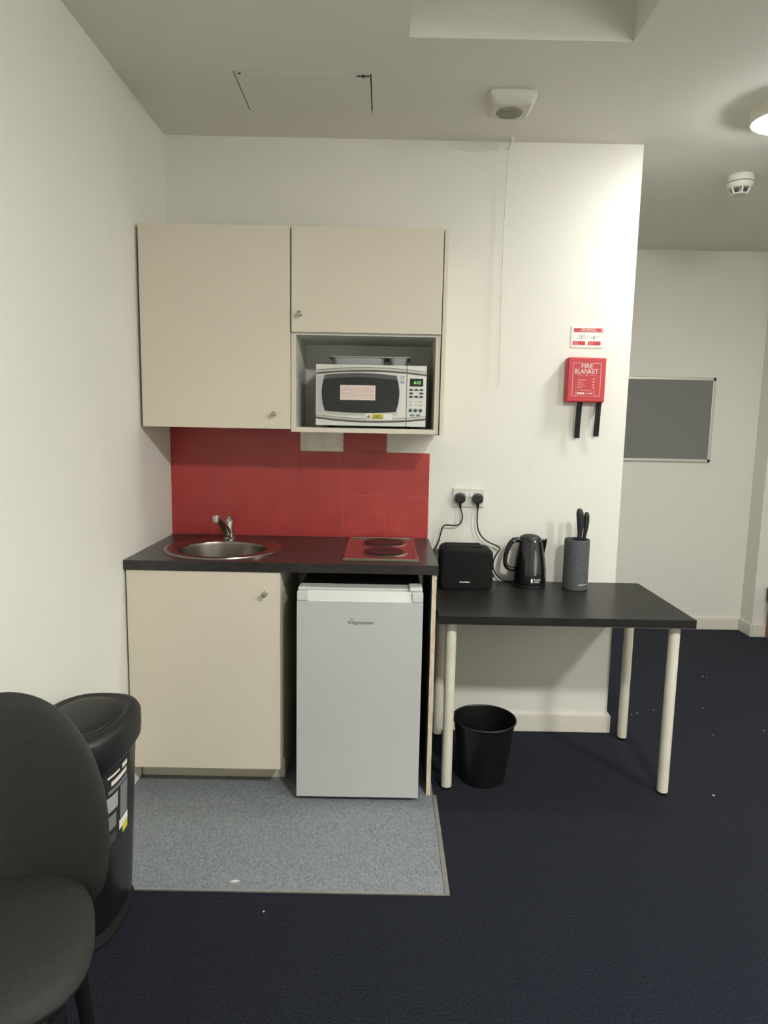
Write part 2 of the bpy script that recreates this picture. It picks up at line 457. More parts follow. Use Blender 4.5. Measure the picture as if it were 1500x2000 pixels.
t = thing('base_cabinet', 'cream base cabinet under the sink', 'cabinet', (0.3, -0.3, 0.003))
part('side_panel', MB().box(.006, .022, -.585, -.02, .1, .905).box(.006, .022, -.485, -.02, .0032, .1), 'cabinet', t)
part('side_panel', MB().box(.582, .599, -.585, -.02, .1, .905).box(.582, .599, -.485, -.02, .0032, .1), 'cabinet', t)
part('bottom_panel', MB().box(.022, .582, -.583, -.02, .1, .116), 'cabinet', t)
part('back_panel', MB().box(.022, .582, -.03, -.02, .116, .905), 'cabinet', t)
part('plinth', MB().box(.022, .582, -.485, -.470, .0032, .1), 'cabinet', t)
d = part('door', MB().box(.008, .5985, -.6045, -.587, .102, .9035, bevel=.0012), 'cabinet', t)
knob(d, .541, -.6045, .822)

t = thing('end_panel', 'charcoal worktop end panel with worn chipboard front edge beside the fridge', 'panel', (1.191, -0.3, 0))
part('board', MB().box(1.182, 1.1985, -.597, -.017, .0032, .9065), 'darkpanel', t)
part('front_edging', MB().box(1.1815, 1.199, -.602, -.5972, .0032, .9065, bevel=.0008), 'chip', t, 'bare chipboard edging')

def worktop_mesh():
    mb = MB()
    x0, xm, x1, y0, y1, z0, z1 = .0015, .66, 1.2045, -.612, -.0087, .907, ZW
    c = (.324, -.335); r = .212; n = 64
    bd = []; ci = []
    for k in range(n):
        a = 2 * PI * k / n + PI / n
        dx, dy = math.cos(a), math.sin(a)
        tt = min(((xm if dx > 0 else x0) - c[0]) / dx, ((y1 if dy > 0 else y0) - c[1]) / dy)
        bd.append([c[0] + dx * tt, c[1] + dy * tt]); ci.append((c[0] + dx * r, c[1] + dy * r))
    for cx, cy in ((x0, y0), (xm, y0), (xm, y1), (x0, y1)):   # snap nearest boundary point to each corner
        k = min(range(n), key=lambda q: (bd[q][0] - cx) ** 2 + (bd[q][1] - cy) ** 2)
        bd[k] = [cx, cy]
    vs = [(x, y, z1) for x, y in bd] + [(x, y, z1) for x, y in ci] + [(x, y, z0) for x, y in bd] + [(x, y, z0) for x, y in ci]
    fs = []
    for k in range(n):
        q = (k + 1) % n
        fs += [(k, q, n + q, n + k), (2 * n + k, 3 * n + k, 3 * n + q, 2 * n + q), (n + k, n + q, 3 * n + q, 3 * n + k)]
        mx = (bd[k][0] + bd[q][0]) / 2
        if abs(mx - xm) > 1e-5: fs.append((k, 2 * n + k, 2 * n + q, q))
    mb.add(vs, fs)
    v = [(xm, y0, z1), (x1, y0, z1), (x1, y1, z1), (xm, y1, z1), (xm, y0, z0), (x1, y0, z0), (x1, y1, z0), (xm, y1, z0)]
    mb.add(v, [(0, 1, 2, 3), (4, 7, 6, 5), (0, 4, 5, 1), (1, 5, 6, 2), (2, 6, 7, 3)])
    return mb
single('worktop', worktop_mesh(), 'worktop', 'black laminate worktop carrying the round sink and the hob', 'worktop', base=(0.6, -0.3, .907), smooth=25)

# ------------------------------------------------------------------ sink, tap, hob
sc = (.319, -.337)
t = thing('round_sink', 'round stainless steel inset sink in the black worktop', 'sink', (sc[0], sc[1], ZW))
E2 = 2
part('rim', MB().sloft([(sc[0], sc[1], ZW + .0003, .243, .238, 2), (sc[0], sc[1], ZW + .005, .241, .236, 2), (sc[0], sc[1], ZW + .0075, .235, .230, 2),
                        (sc[0], sc[1], ZW + .006, .227, .222, 2), (sc[0], sc[1], ZW + .003, .212, .212, 2),
                        (sc[0] - .002, sc[1] - .012, ZW + .0025, .187, .181, 2), (sc[0] - .002, sc[1] - .012, ZW - .001, .1815, .1755, 2)], 72, False, False), 'steel', t)
bw = part('bowl', MB().sloft([(sc[0] - .002, sc[1] - .012, ZW - .001, .1815, .1755, 2), (sc[0] - .002, sc[1] - .012, ZW - .012, .178, .172, 2), (sc[0] - .002, sc[1] - .012, ZW - .12, .168, .162, 2),
                         (sc[0] - .002, sc[1] - .012, ZW - .145, .150, .145, 2), (sc[0] - .002, sc[1] - .012, ZW - .153, .04, .04, 2)], 72, False, True), 'steel', t)
part('drain', MB().lathe([(.035, 0), (.033, .003), (.02, .001), (.004, .002)], (sc[0] - .002, sc[1] - .012, ZW - .1528), 24), 'chrome', bw)

t = thing('mixer_tap', 'short chrome mixer tap at the back of the round sink', 'tap', (.297, -.118, ZW + .0025))
part('base', MB().lathe([(.027, .0005), (.027, .006), (.022, .010)], (.297, -.130, ZW + .0035), 28), 'chrome', t)
part('body', MB().tube([(.297, -.130, ZW + .010), (.296, -.130, ZW + .05), (.297, -.130, ZW + .085)], [.0215, .021, .019], 24), 'chrome', t)
sp = part('spout', MB().tube([(.293, -.136, ZW + .028), (.286, -.155, ZW + .055), (.276, -.19, ZW + .088), (.266, -.225, ZW + .112)], [.019, .018, .0155, .0135], 20, 5), 'chrome', t)
part('aerator', MB().lathe([(.0125, .012), (.0135, .008), (.0135, -.014), (.011, -.020)], (.262, -.236, ZW + .112), 20), 'alu', sp, 'bright spout end')
part('lever', MB().tube([(.298, -.130, ZW + .082), (.302, -.129, ZW + .098), (.309, -.138, ZW + .106)], [.019, .014, .006], 16, 4), 'chrome', t)

hx0, hx1, hy0, hy1 = .833, 1.133, -.548, -.035
t = thing('electric_hob', 'two plate stainless electric hob set into the worktop', 'hob', ((hx0 + hx1) / 2, (hy0 + hy1) / 2, ZW))
part('tray', MB().box(hx0, hx1, hy0, hy1, ZW + .0003, ZW + .004, bevel=.0015), 'mirror_steel', t)
rim = MB()
for a in ((hx0 + .002, hx1 - .002, hy0 + .002, hy0 + .018), (hx0 + .002, hx1 - .002, hy1 - .018, hy1 - .002), (hx0 + .002, hx0 + .018, hy0 + .018, hy1 - .018), (hx1 - .018, hx1 - .002, hy0 + .018, hy1 - .018)):
    rim.box(*a, ZW + .003, ZW + .010, bevel=.003)
part('raised_rim', rim, 'mirror_steel', t)
for cy, r in ((-.165, .098), (-.385, .092)):
    hp = part('hotplate', MB().lathe([(r - .008, .004), (r - .008, .0105), (r - .014, .0122), (r - .03, .0116), (.02, .0116), (.016, .0102), (.003, .0102)], ((hx0 + hx1) / 2 + .012, cy, ZW), 44), 'iron', t)
    part('steel_ring', MB().lathe([(r + .008, .0038), (r + .006, .006), (r, .0078), (r - .0075, .0078), (r - .0075, .004)], ((hx0 + hx1) / 2 + .012, cy, ZW), 44, cap0=False, cap1=False), 'mirror_steel', hp)

# ------------------------------------------------------------------ fridge
FX0, FX1, FYD = .6695, 1.146, -.657
t = thing('fridge', 'white undercounter fridge below the hob', 'fridge', ((FX0 + FX1) / 2, -.4, .003))
part('cabinet_body', MB().box(FX0 + .003, FX1 - .003, -.602, -.14, .02, .836, bevel=.004), 'fridge', t)
part('top_cover', MB().box(FX0 + .001, FX1 - .001, -.612, -.545, .837, .851, bevel=.003), 'fridge_top', t)
part('shaded_rear_top', MB().box(FX0 + .004, FX1 - .004, -.544, -.142, .8365, .846, bevel=.002), 'darkpanel', t, 'fridge top behind the front strip, darkened to stand for worktop shade')  # shade under the worktop put in as a dark colour
door_prof = [(FYD, .022), (FYD, .8085), (FYD + .006, .8105), (FYD + .020, .842), (FYD + .024, .8455), (-.607, .8455), (-.607, .022)]
mb = MB()
x0, x1 = FX0 + .041, FX1 - .041
mb.loft([[(FX0, y, z) for y, z in [(FYD, .022), (FYD, .8085), (-.607, .8085), (-.607, .022)]], [(FX1, y, z) for y, z in [(FYD, .022), (FYD, .8085), (-.607, .8085), (-.607, .022)]]])
dd = part('door', mb, 'fridge', t)
part('grip_recess', MB().loft([[(x0, y, z) for y, z in door_prof[1:6] + [(-.607, .809)]], [(x1, y, z) for y, z in door_prof[1:6] + [(-.607, .809)]]]), 'fridge_top', dd)
part('grip_end', MB().box(FX0, x0 + .001, FYD + .001, -.607, .809, .8455, bevel=.004), 'fridge_top', dd)
part('grip_end', MB().box(x1 - .001, FX1, FYD + .001, -.607, .809, .8455, bevel=.004), 'fridge_top', dd)
part('hinge_cover', MB().box(FX1 - .052, FX1 - .002, -.640, -.565, .8465, .862, bevel=.005), 'fridge_top', t)
part('top_corner', MB().box(FX0 + .002, FX0 + .026, -.640, -.60, .8465, .857, bevel=.004), 'fridge_top', t)
part('logo_print', text_mb('fridgemaster', .1, ((FX0 + FX1) / 2 + .006, FYD, .7265), height=.017), 'black_print', dd, 'black lettering on the fridge door')
part('logo_print', MB().lathe([(.0042, .0004), (.0028, .0004)], (.877, FYD, .7395), 14, 'y', False, False), 'black_print', dd)
for fx in (FX0 + .05, FX1 - .05):
    for fy in (-.56, -.18):
        part('foot', MB().lathe([(.016, .0002), (.016, .012), (.01, .018)], (fx, fy, .003), 14), 'black', t)

# ------------------------------------------------------------------ wall cabinets
UY, UD = -.374, -.392
t = thing('wall_cabinet', 'large cream wall cabinet with one full height door', 'cabinet', (.31, -.19, 1.447))
part('body', MB().box(.014, .6065, UY, -.001, 1.447, 2.231, bevel=.0008), 'cabinet', t)
d = part('door', MB().box(.0125, .6055, UD, UY - .0015, 1.4475, 2.232, bevel=.0012), 'cabinet', t)
knob(d, .544, UD, 1.507)

t = thing('wall_cabinet', 'cream wall cabinet with a short door above an open microwave shelf', 'cabinet', (.91, -.19, 1.437))
part('side_panel', MB().box(.6085, .6265, UY, -.001, 1.437, 2.230), 'cabinet', t)
part('side_panel', MB().box(1.188, 1.206, UY, -.001, 1.437, 2.230), 'cabinet', t)
part('top_panel', MB().box(.6265, 1.188, UY, -.001, 2.212, 2.230), 'cabinet', t)
part('shelf', MB().box(.6265, 1.188, UY, -.026, 1.822, 1.838), 'lining', t)
part('bottom_panel', MB().box(.6265, 1.188, UY - .002, -.001, 1.437, 1.4545), 'cabinet', t)
part('lining', MB().box(.6265, .6275, UY + .002, -.026, 1.4545, 1.822), 'lining', t, 'grey inner face of the open shelf')
part('lining', MB().box(1.187, 1.188, UY + .002, -.026, 1.4545, 1.822), 'lining', t)
part('lining', MB().box(.6275, 1.187, UY + .006, -.026, 1.4547, 1.4560), 'lining', t)
part('back_panel', MB().box(.6265, 1.188, -.026, -.018, 1.4545, 2.212), 'lining', t)
d = part('door', MB().box(.6115, 1.2055, UD, UY - .0015, 1.831, 2.231, bevel=.0012), 'cabinet', t)
knob(d, .646, UD, 1.899)
part('end_panel', MB().box(1.2095, 1.2255, UD + .004, -.001, 1.432, 2.232, bevel=.001), 'cabinet', t)
part('hinge_screw', MB().box(.655, .672, UY + .01, UY + .02, 2.2305, 2.2345), 'silver_dark', t)

# ------------------------------------------------------------------ microwave
MX0, MX1, MZ0, MZ1, MY = .707, 1.154, 1.4655, 1.710, -.366
t = thing('microwave', 'silver microwave oven with dark curved window on the open shelf', 'microwave', ((MX0 + MX1) / 2, -.2, 1.456))
part('housing', MB().box(MX0 + .002, MX1 - .002, MY + .016, -.05, MZ0 + .002, MZ1 - .001, bevel=.003), 'silver', t)
XS = 1.074
door = part('door', MB().box(MX0, XS - .001, MY, MY + .015, MZ0, MZ1, bevel=.002), 'silver_light', t)
panel = part('control_panel', MB().box(XS + .001, MX1, MY, MY + .015, MZ0, MZ1, bevel=.002), 'silver_light', t)
def bowed(xa, xb, zc, bow, hh, n=24):
    poly = []
    cx, half = (MX0 + MX1) / 2, (MX1 - MX0) / 2
    f = lambda x: zc + bow * (1 - ((x - cx) / half) ** 2)
    xs = [xa + (xb - xa) * k / n for k in range(n + 1)]
    return [(x, f(x) + hh) for x in xs] + [(x, f(x) - hh) for x in reversed(xs)]
for xa, xb, par in ((MX0 + .001, XS - .002, door), (XS + .002, MX1 - .001, panel)):
    part('trim_band', MB().prism(bowed(xa, xb, 1.6795, .014, .0045), MY - .004, MY), 'chrome', par)
    part('trim_band', MB().prism(bowed(xa, xb, 1.6720, .014, .0032), MY - .002, MY), 'silver_dark', par)
    part('trim_band', MB().prism(bowed(xa, xb, 1.6852, .014, .0012), MY - .002, MY), 'silver_dark', par)
    part('trim_band', MB().prism(bowed(xa, xb, 1.504, -.014, .0035), MY - .004, MY), 'chrome', par)
    part('trim_band', MB().prism(bowed(xa, xb, 1.4968, -.014, .0034), MY - .002, MY), 'silver_dark', par)
    part('trim_band', MB().prism(bowed(xa, xb, 1.5085, -.014, .0010), MY - .002, MY), 'silver_dark', par)
# recessed silver surround and the barrel-shaped window
part('door_surround', MB().prism([(MX0 + .004, 1.664)] + [(MX0 + .004 + (XS - .038 - MX0) * k / 12, 1.664 + .013 * math.sin(PI * k / 15)) for k in range(1, 12)] + [(XS - .036, 1.672), (XS - .028, 1.60), (XS - .036, 1.512), (MX0 + .1, 1.506), (MX0 + .004, 1.514)], MY - .0012, MY), 'silver', door)
wp = []
n = 20
for k in range(n + 1):
    s = -1 + 2 * k / n; wp.append((.888 + s * .1435, 1.668 + .009 * (1 - s * s)))
for k in range(1, n):
    s = 1 - 2 * k / n; wp.append((.888 + .1435 + .0135 * (1 - s * s), 1.596 + s * .072))
for k in range(n + 1):
    s = 1 - 2 * k / n; wp.append((.888 + s * .1435, 1.524 - .006 * (1 - s * s)))
for k in range(1, n):
    s = -1 + 2 * k / n; wp.append((.888 - .1435 - .0135 * (1 - s * s), 1.596 + s * .072))
win = part('window', MB().prism(wp, MY - .0035, MY - .001), 'window', door, 'dark glass window')
part('visor', MB().prism([(.888 + s * .1445, 1.6675 + .0098 * (1 - s * s)) for s in [-1 + k / 10 for k in range(21)]] + [(.888 + s * .150, 1.650 + .010 * (1 - s * s)) for s in [1 - k / 10 for k in range(21)]], MY - .0042, MY - .0035), 'silver_dark', win)
st = part('paper_sticker', MB().box(.806, .948, MY - .0044, MY - .0036, 1.569, 1.628), 'label', win, 'pink printed paper sticker')
pr_ = MB()
for k in range(9):
    z = 1.6215 - k * .0056
    xx = .811
    while xx < .940:
        l = random.uniform(.006, .02)
        pr_.box(xx, min(xx + l, .943), MY - .0047, MY - .0044, z - .0013, z + .0013)
        xx += l + .0025
part('sticker_print', pr_, 'pink_print', st)
ws = part('warning_sticker', MB().box(.912, 1.018, MY - .0048, MY - .0042, 1.493, 1.5165), 'white_print', door)
part('warning_yellow', MB().box(.935, .982, MY - .0054, MY - .0048, 1.4945, 1.5140), 'yellow', ws, 'yellow warning label')
part('warning_triangle', MB().prism([(.914, 1.498), (.930, 1.498), (.922, 1.512)], MY - .0054, MY - .0048), 'grey_print', ws)
bars = MB()
for za, xa, xb in ((1.508, .945, .972), (1.5035, .949, .968), (1.499, .938, .979)):
    bars.box(xa, xb, MY - .0058, MY - .0054, za - .0011, za + .0011)
part('warning_print', bars, 'black_print', ws)
bdg = part('badge', MB().box(1.046, 1.066, MY - .0022, MY, 1.640, 1.670, bevel=.0008), 'silver', door)
part('badge_print', MB().box(1.0475, 1.0645, MY - .0028, MY - .0022, 1.6405, 1.6435).lathe([(.0022, .0002), (.0022, .0006)], (1.0605, MY - .0022, 1.665), 12, 'y'), 'grey_print', bdg)
dsp = part('display', MB().box(1.0865, 1.1405, MY - .002, MY, 1.628, 1.659, bevel=.0006), 'display', panel, 'dark clock display')
part('clock_digits', text_mb('6:12', .026, (1.1165, MY - .002, 1.643), height=.012, italic=.15), 'digits', dsp, 'green clock digits')
for r_i, zz in enumerate((1.6135, 1.6000, 1.5865)):
    for c_i, xx in enumerate((1.0925, 1.1135, 1.134)):
        if r_i == 1 and c_i == 1: continue
        part('button', MB().prism([(xx + .0085 * math.cos(a), zz + .0042 * math.sin(a)) for a in [2 * PI * k / 20 for k in range(20)]], MY - .0022, MY), 'button', panel)
for c_i, xx in enumerate((1.0915, 1.1115, 1.132)):
    part('round_button', MB().lathe([(.0075, 0), (.0075, .002), (.006, .003)], (xx, MY, 1.5315), 20, 'y'), 'teal', panel)
for xx in (1.099, 1.123):
    part('button', MB().prism([(xx + .010 * math.cos(a), 1.5125 + .0045 * math.sin(a)) for a in [2 * PI * k / 20 for k in range(20)]], MY - .0022, MY), 'grey_print', panel)
ic = MB()
for (xx, zz, l) in ((1.092, 1.5665, .010), (1.112, 1.5665, .006), (1.130, 1.5675, .016), (1.092, 1.5535, .012), (1.113, 1.5535, .006), (1.130, 1.5535, .014)):
    ic.box(xx - l / 2, xx + l / 2, MY - .0004, MY - .0001, zz - .0012, zz + .0012)
part('panel_print', ic, 'silver_dark', panel)
for fx in (MX0 + .04, MX1 - .05):
    for fy in (-.33, -.09):
        part('foot', MB().lathe([(.011, .0003), (.013, .0105)], (fx, fy, 1.456), 14), 'black', t)

t = thing('plastic_tray', 'shallow grey plastic tray lying on top of the microwave', 'tray', (.925, -.21, 1.7105))
TZ = 1.7105
for xa, xb in ((.768, .985), (1.004, 1.078)):
    w2 = (xb - xa) / 2; cx = (xa + xb) / 2
    part('tub', MB().sloft([(cx, -.215, TZ, w2 - .008, .072, 6), (cx, -.215, TZ + .036, w2, .08, 6), (cx, -.215, TZ + .036, w2 - .002, .078, 6), (cx, -.215, TZ + .003, w2 - .010, .07, 6)], 40), 'tray', t)
part('lip', MB().box(.752, .7668, -.30, -.13, TZ + .0345, TZ + .038, bevel=.001).box(.752, 1.092, -.30, -.293, TZ + .0345, TZ + .039, bevel=.001)
     .box(.752, 1.092, -.137, -.13, TZ + .0345, TZ + .039, bevel=.001).box(1.079, 1.092, -.30, -.13, TZ + .0345, TZ + .038, bevel=.001).box(.986, 1.003, -.297, -.13, TZ + .0345, TZ + .038, bevel=.001), 'tray', t)
part('clip', MB().box(1.088, 1.097, -.225, -.205, TZ + .026, TZ + .034, bevel=.001), 'black', t)

# ------------------------------------------------------------------ fire blanket and sign
BX0, BX1, BZ0, BZ1, BY = 1.806, 1.979, 1.589, 1.788, -.05
t = thing('fire_blanket', 'red wall mounted fire blanket box with two black pull straps', 'fire blanket', ((BX0 + BX1) / 2, 0, BZ0))
case = part('case', MB().box(BX0, BX1, BY, -.0005, BZ0, BZ1, bevel=.007, seg=3), 'firered', t)
def fx(u): return BX0 + .002 + (u - 190) / 885.0 * (BX1 - BX0 - .004)
def fz(v): return BZ1 - (v - 90) / 1025.0 * (BZ1 - BZ0)
fr = MB()
a, b, c_, d_ = fx(300), fx(962), fz(976), fz(216)
w_ = .0013
fr.box(a, fx(490), BY - .0008, BY, d_ - w_, d_).box(fx(770), b, BY - .0008, BY, d_ - w_, d_).box(a, fx(390), BY - .0008, BY, c_, c_ + w_).box(fx(845), b, BY - .0008, BY, c_, c_ + w_)
fr.box(a, a + w_, BY - .0008, BY, c_, d_).box(b - w_, b, BY - .0008, BY, c_, d_)
fo = part('printed_frame', fr, 'white_print', case)
fo['kind'] = 'stuff'
part('lettering', text_mb('FIRE', fx(768) - fx(500), ((fx(500) + fx(768)) / 2, BY, (fz(228) + fz(342)) / 2), height=fz(232) - fz(338)), 'white_print', case, 'white FIRE lettering')
part('lettering', text_mb('BLANKET', fx(895) - fx(352), ((fx(895) + fx(352)) / 2, BY, (fz(356) + fz(458)) / 2), height=fz(356) - fz(458)), 'white_print', case, 'white BLANKET lettering')
sm = MB()
sm.prism([(fx(605), fz(470)), (fx(650), fz(470)), (fx(628), fz(535))], BY - .0008, BY)
for ua, ub, v in ((410, 545, 490), (705, 850, 492), (430, 630, 598), (430, 600, 618), (425, 560, 655), (425, 540, 678), (425, 575, 706), (425, 620, 745), (425, 560, 768), (425, 520, 795), (515, 690, 832)):
    xx = fx(ua)
    while xx < fx(ub):
        l = random.uniform(.004, .011)
        sm.box(xx, min(xx + l, fx(ub)), BY - .0008, BY, fz(v) - .001, fz(v) + .001)
        xx += l + .0015
for v in (560, 625, 690, 755):
    sm.prism([(fx(765), fz(v + 40)), (fx(825), fz(v + 30)), (fx(812), fz(v - 5)), (fx(785), fz(v + 8))], BY - .0008, BY)
part('small_print', sm, 'dim_print', case)
bx = MB()
a, b, c_, d_ = fx(395), fx(838), fz(970), fz(852)
bx.box(a, b, BY - .0008, BY, d_ - .0008, d_).box(a, b, BY - .0008, BY, c_, c_ + .0008).box(a, a + .0008, BY - .0008, BY, c_, d_).box(b - .0008, b, BY - .0008, BY, c_, d_)
bx.box(fx(425), fx(452), BY - .0008, BY, fz(935), fz(882)).box(fx(462), fx(490), BY - .0008, BY, fz(925), fz(885))
for u in (500, 535, 570):
    bx.box(fx(u), fx(u + 26), BY - .0008, BY, fz(932), fz(888))
bx.box(fx(630), fx(705), BY - .0008, BY, fz(915), fz(907)).box(fx(715), fx(790), BY - .0008, BY, fz(915), fz(900))
part('maker_print', bx, 'white_print', case)
for (x0, x1, sh, zb) in ((1.866, 1.890, -.005, 1.427), (1.952, 1.976, -.003, 1.436)):
    x0 -= .004; x1 -= .004
    rings = []
    for k in range(9):
        s = k / 8; z = BZ0 + .004 + (zb - BZ0 - .004) * s
        dx = sh * math.sin(s * PI * .8) + (.004 if k == 0 else 0)
        dy = -.028 - .006 * math.sin(s * 4)
        rings.append([(x0 + dx, dy, z), (x1 + dx, dy - .002, z), (x1 + dx, dy + .0005, z), (x0 + dx, dy + .0025, z)])
    part('pull_strap', MB().loft(rings), 'strap', t)

SX0, SX1, SZ0, SZ1 = 1.825, 1.972, 1.836, 1.931
t = thing('instruction_sign', 'small white and red fire blanket instruction sign above the red box', 'sign', ((SX0 + SX1) / 2, 0, SZ0))
pl = part('plate', MB().box(SX0, SX1, -.003, -.0003, SZ0, SZ1, bevel=.0008), 'white_print', t)
def gx(u): return SX0 + (u - 235) / 925.0 * (SX1 - SX0)
def gz(v): return SZ1 - (v - 160) / 660.0 * (SZ1 - SZ0)
hd = part('red_header', MB().box(gx(305), gx(1140), -.0037, -.003, gz(345), gz(228)), 'firered', pl)
part('header_text', text_mb('Fire blanket', gx(920) - gx(535), ((gx(920) + gx(535)) / 2, -.0037, gz(260)), height=.0085), 'white_print', hd, 'white Fire blanket heading')
hb = MB()
xx = gx(480)
while xx < gx(975):
    l = random.uniform(.004, .009); hb.box(xx, min(xx + l, gx(975)), -.0042, -.0037, gz(320), gz(306)); xx += l + .0012
hb.box(gx(1095), gx(1120), -.0042, -.0037, gz(318), gz(255))
part('header_print', hb, 'white_print', hd)
for (ua, ub) in ((290, 645), (725, 1085)):
    f2 = part('red_footer', MB().box(gx(ua), gx(ub), -.0037, -.003, gz(745), gz(625)), 'firered', pl)
    q = MB()
    for k in range(3): q.box(gx(ua + 20), gx(ua + random.uniform(140, 200)), -.0042, -.0037, gz(735 - k * 34), gz(722 - k * 34))
    part('footer_print', q, 'dim_print', f2)
pic = MB()
pic.prism([(gx(440), gz(455)), (gx(470), gz(410)), (gx(480), gz(425)), (gx(455), gz(465))], -.0036, -.003)
pic.box(gx(420), gx(432), -.0036, -.003, gz(555), gz(510)).box(gx(480), gx(492), -.0036, -.003, gz(560), gz(480))
pic.prism([(gx(525), gz(490)), (gx(530), gz(450)), (gx(548), gz(430)), (gx(565), gz(450)), (gx(548), gz(492))], -.0036, -.003)
pic.box(gx(530), gx(544), -.0036, -.003, gz(570), gz(490)).box(gx(600), gx(610), -.0036, -.003, gz(560), gz(415))
pic.prism([(gx(800), gz(545)), (gx(830), gz(495)), (gx(850), gz(520)), (gx(838), gz(535))], -.0036, -.003)
pic.box(gx(865), gx(880), -.0036, -.003, gz(545), gz(470)).box(gx(890), gx(912), -.0036, -.003, gz(545), gz(475))
pic.prism([(gx(965), gz(470)), (gx(1000), gz(480)), (gx(985), gz(510)), (gx(975), gz(495))], -.0036, -.003)
pic.prism([(gx(1030), gz(470)), (gx(1070), gz(490)), (gx(1045), gz(520)), (gx(1052), gz(492))], -.0036, -.003)
po = part('pictograms', pic, 'grey_print', pl)
po['kind'] = 'stuff'
ln = MB().box(gx(703), gx(709), -.0035, -.003, gz(590), gz(360)).box(gx(1136), gx(1140), -.0035, -.003, gz(610), gz(360)).box(gx(303), gx(307), -.0035, -.003, gz(600), gz(360))
po = part('panel_lines', ln, 'silver', pl)
po['kind'] = 'stuff'

# ------------------------------------------------------------------ double socket, plugs
t = thing('double_socket', 'white double wall socket above the toaster', 'socket', (1.386, 0, 1.096))
sp_ = part('faceplate', MB().box(1.312, 1.460, -.011, -.0003, 1.097, 1.186, bevel=.004, seg=3), 'plate', t)
for xx in (1.3775, 1.3965):
    part('rocker_switch', MB().box(xx - .007, xx + .007, -.0145, -.0105, 1.146, 1.166, bevel=.0015), 'white_print', sp_)
def plug(x, z, label, wire):
    t = thing('power_plug', label, 'plug', (x, -.011, z), group=None)
    rings = []
    for (y, k) in ((-.0113, .96), (-.016, 1.0), (-.034, 1.0), (-.042, .86), (-.044, .6)):
        ring = []
        for j in range(28):
            a = 2 * PI * j / 28
            c, s = math.cos(a), math.sin(a)
            hz = .026 if s > 0 else .021
            f = (abs(c) ** 2.6 + abs(s) ** 2.6) ** (-1 / 2.6)
            ring.append((x + .0245 * k * c * f, y, z + hz * k * s * f))
        rings.append(ring)
    part('plug_body', MB().loft(rings), 'black', t)
    part('strain_relief', MB().tube([(x, -.027, z - .014), (x + .001, -.027, z - .030), (x + .002, -.027, z - .044)], [.0085, .0065, .0045], 12), 'black', t)
    part('power_cable', MB().tube(wire, .0033, 8, 8), 'cable', t)
plug(1.345, 1.138, 'black plug in the left socket outlet with toaster cable', [(1.347, -.027, 1.096), (1.354, -.03, 1.075), (1.357, -.032, 1.045), (1.345, -.035, 1.019), (1.318, -.035, 1.0125), (1.285, -.035, 1.0145), (1.268, -.035, 1.005), (1.259, -.035, .975), (1.251, -.035, .94), (1.238, -.04, .908), (1.224, -.05, .88), (1.216, -.07, .855), (1.220, -.10, .842), (1.244, -.115, .838)])
plug(1.4275, 1.137, 'black plug in the right socket outlet with kettle cable', [(1.4285, -.027, 1.095), (1.427, -.03, 1.06), (1.428, -.032, 1.02), (1.437, -.034, .985), (1.458, -.035, .955), (1.488, -.035, .935), (1.522, -.035, .921), (1.538, -.035, .905), (1.524, -.033, .882), (1.512, -.03, .85), (1.510, -.03, .818), (1.524, -.03, .787), (1.546, -.03, .764), (1.572, -.035, .7535), (1.598, -.05, .7525)])

# ------------------------------------------------------------------ table
TZ1, TZ0, TY0, TY1, TX0, TX1 = .748, .714, -.613, -.0085, 1.2105, 2.206
t = thing('side_table', 'black topped table with round white legs beside the kitchenette', 'table', ((TX0 + TX1) / 2, -.31, 0))
part('tabletop', MB().box(TX0, TX1, TY0, TY1, TZ0, TZ1, bevel=.0015), 'table', t)
for lx, ly in ((1.268, -.540), (2.150, -.552), (1.268, -.068), (2.153, -.073)):
    lg = part('leg', MB().lathe([(.0215, .012), (.0215, TZ0 - .003), (.0215, TZ0 - .0005)], (lx, ly, 0), 28), 'white_metal', t)
    part('foot', MB().lathe([(.0185, .0003), (.0195, .003), (.0195, .012)], (lx, ly, 0), 24), 'black', lg)
    part('mounting_plate', MB().lathe([(.034, TZ0 - .006), (.036, TZ0 - .0005)], (lx, ly, 0), 24), 'white_metal', lg)

# ------------------------------------------------------------------ toaster
t = thing('toaster', 'black two slice toaster on the table beside the worktop', 'toaster', (1.366, -.125, TZ1))
T0, T1, TF, TB = 1.247, 1.483, -.205, -.052
rings = []
for (xx, zt, in_) in ((T0, .155, .02), (T0 + .004, .176, .008), (T0 + .016, .188, .001), (T0 + .06, .1915, 0), (T0 + .14, .190, 0), (T1 - .03, .184, 0), (T1 - .010, .178, .002), (T1 - .003, .170, .008), (T1, .150, .02)):
    pts = []
    hy = (TB - TF) / 2 - in_; cy = (TB + TF) / 2
    zb = TZ1 + .006 + in_ * .4; ztop = TZ1 + zt
    rr = .022
    for (cyy, czz, a0) in ((cy - hy + .006, zb + .006, PI), (cy + hy - .006, zb + .006, 1.5 * PI), (cy + hy - rr, ztop - rr, 0), (cy - hy + rr, ztop - rr, .5 * PI)):
        q = .006 if czz < TZ1 + .05 else rr
        for k in range(5):
            a = a0 + k / 4 * PI / 2
            pts.append((xx, cyy + q * math.cos(a), czz + q * math.sin(a)))
    rings.append(pts)
tb = part('body', MB().loft(rings), 'matte', t, smooth=50)
for yy in (-.155, -.102):
    part('slot_rim', MB().box(T0 + .024, T1 - .048, yy - .019, yy + .019, TZ1 + .180, TZ1 + .1945, bevel=.004), 'matte', tb)
    part('slot', MB().box(T0 + .032, T1 - .056, yy - .013, yy + .013, TZ1 + .1935, TZ1 + .1951), 'void', tb)
part('base', MB().box(T0 + .012, T1 - .012, TF + .012, TB - .012, TZ1 + .0003, TZ1 + .010, bevel=.002), 'black', t)
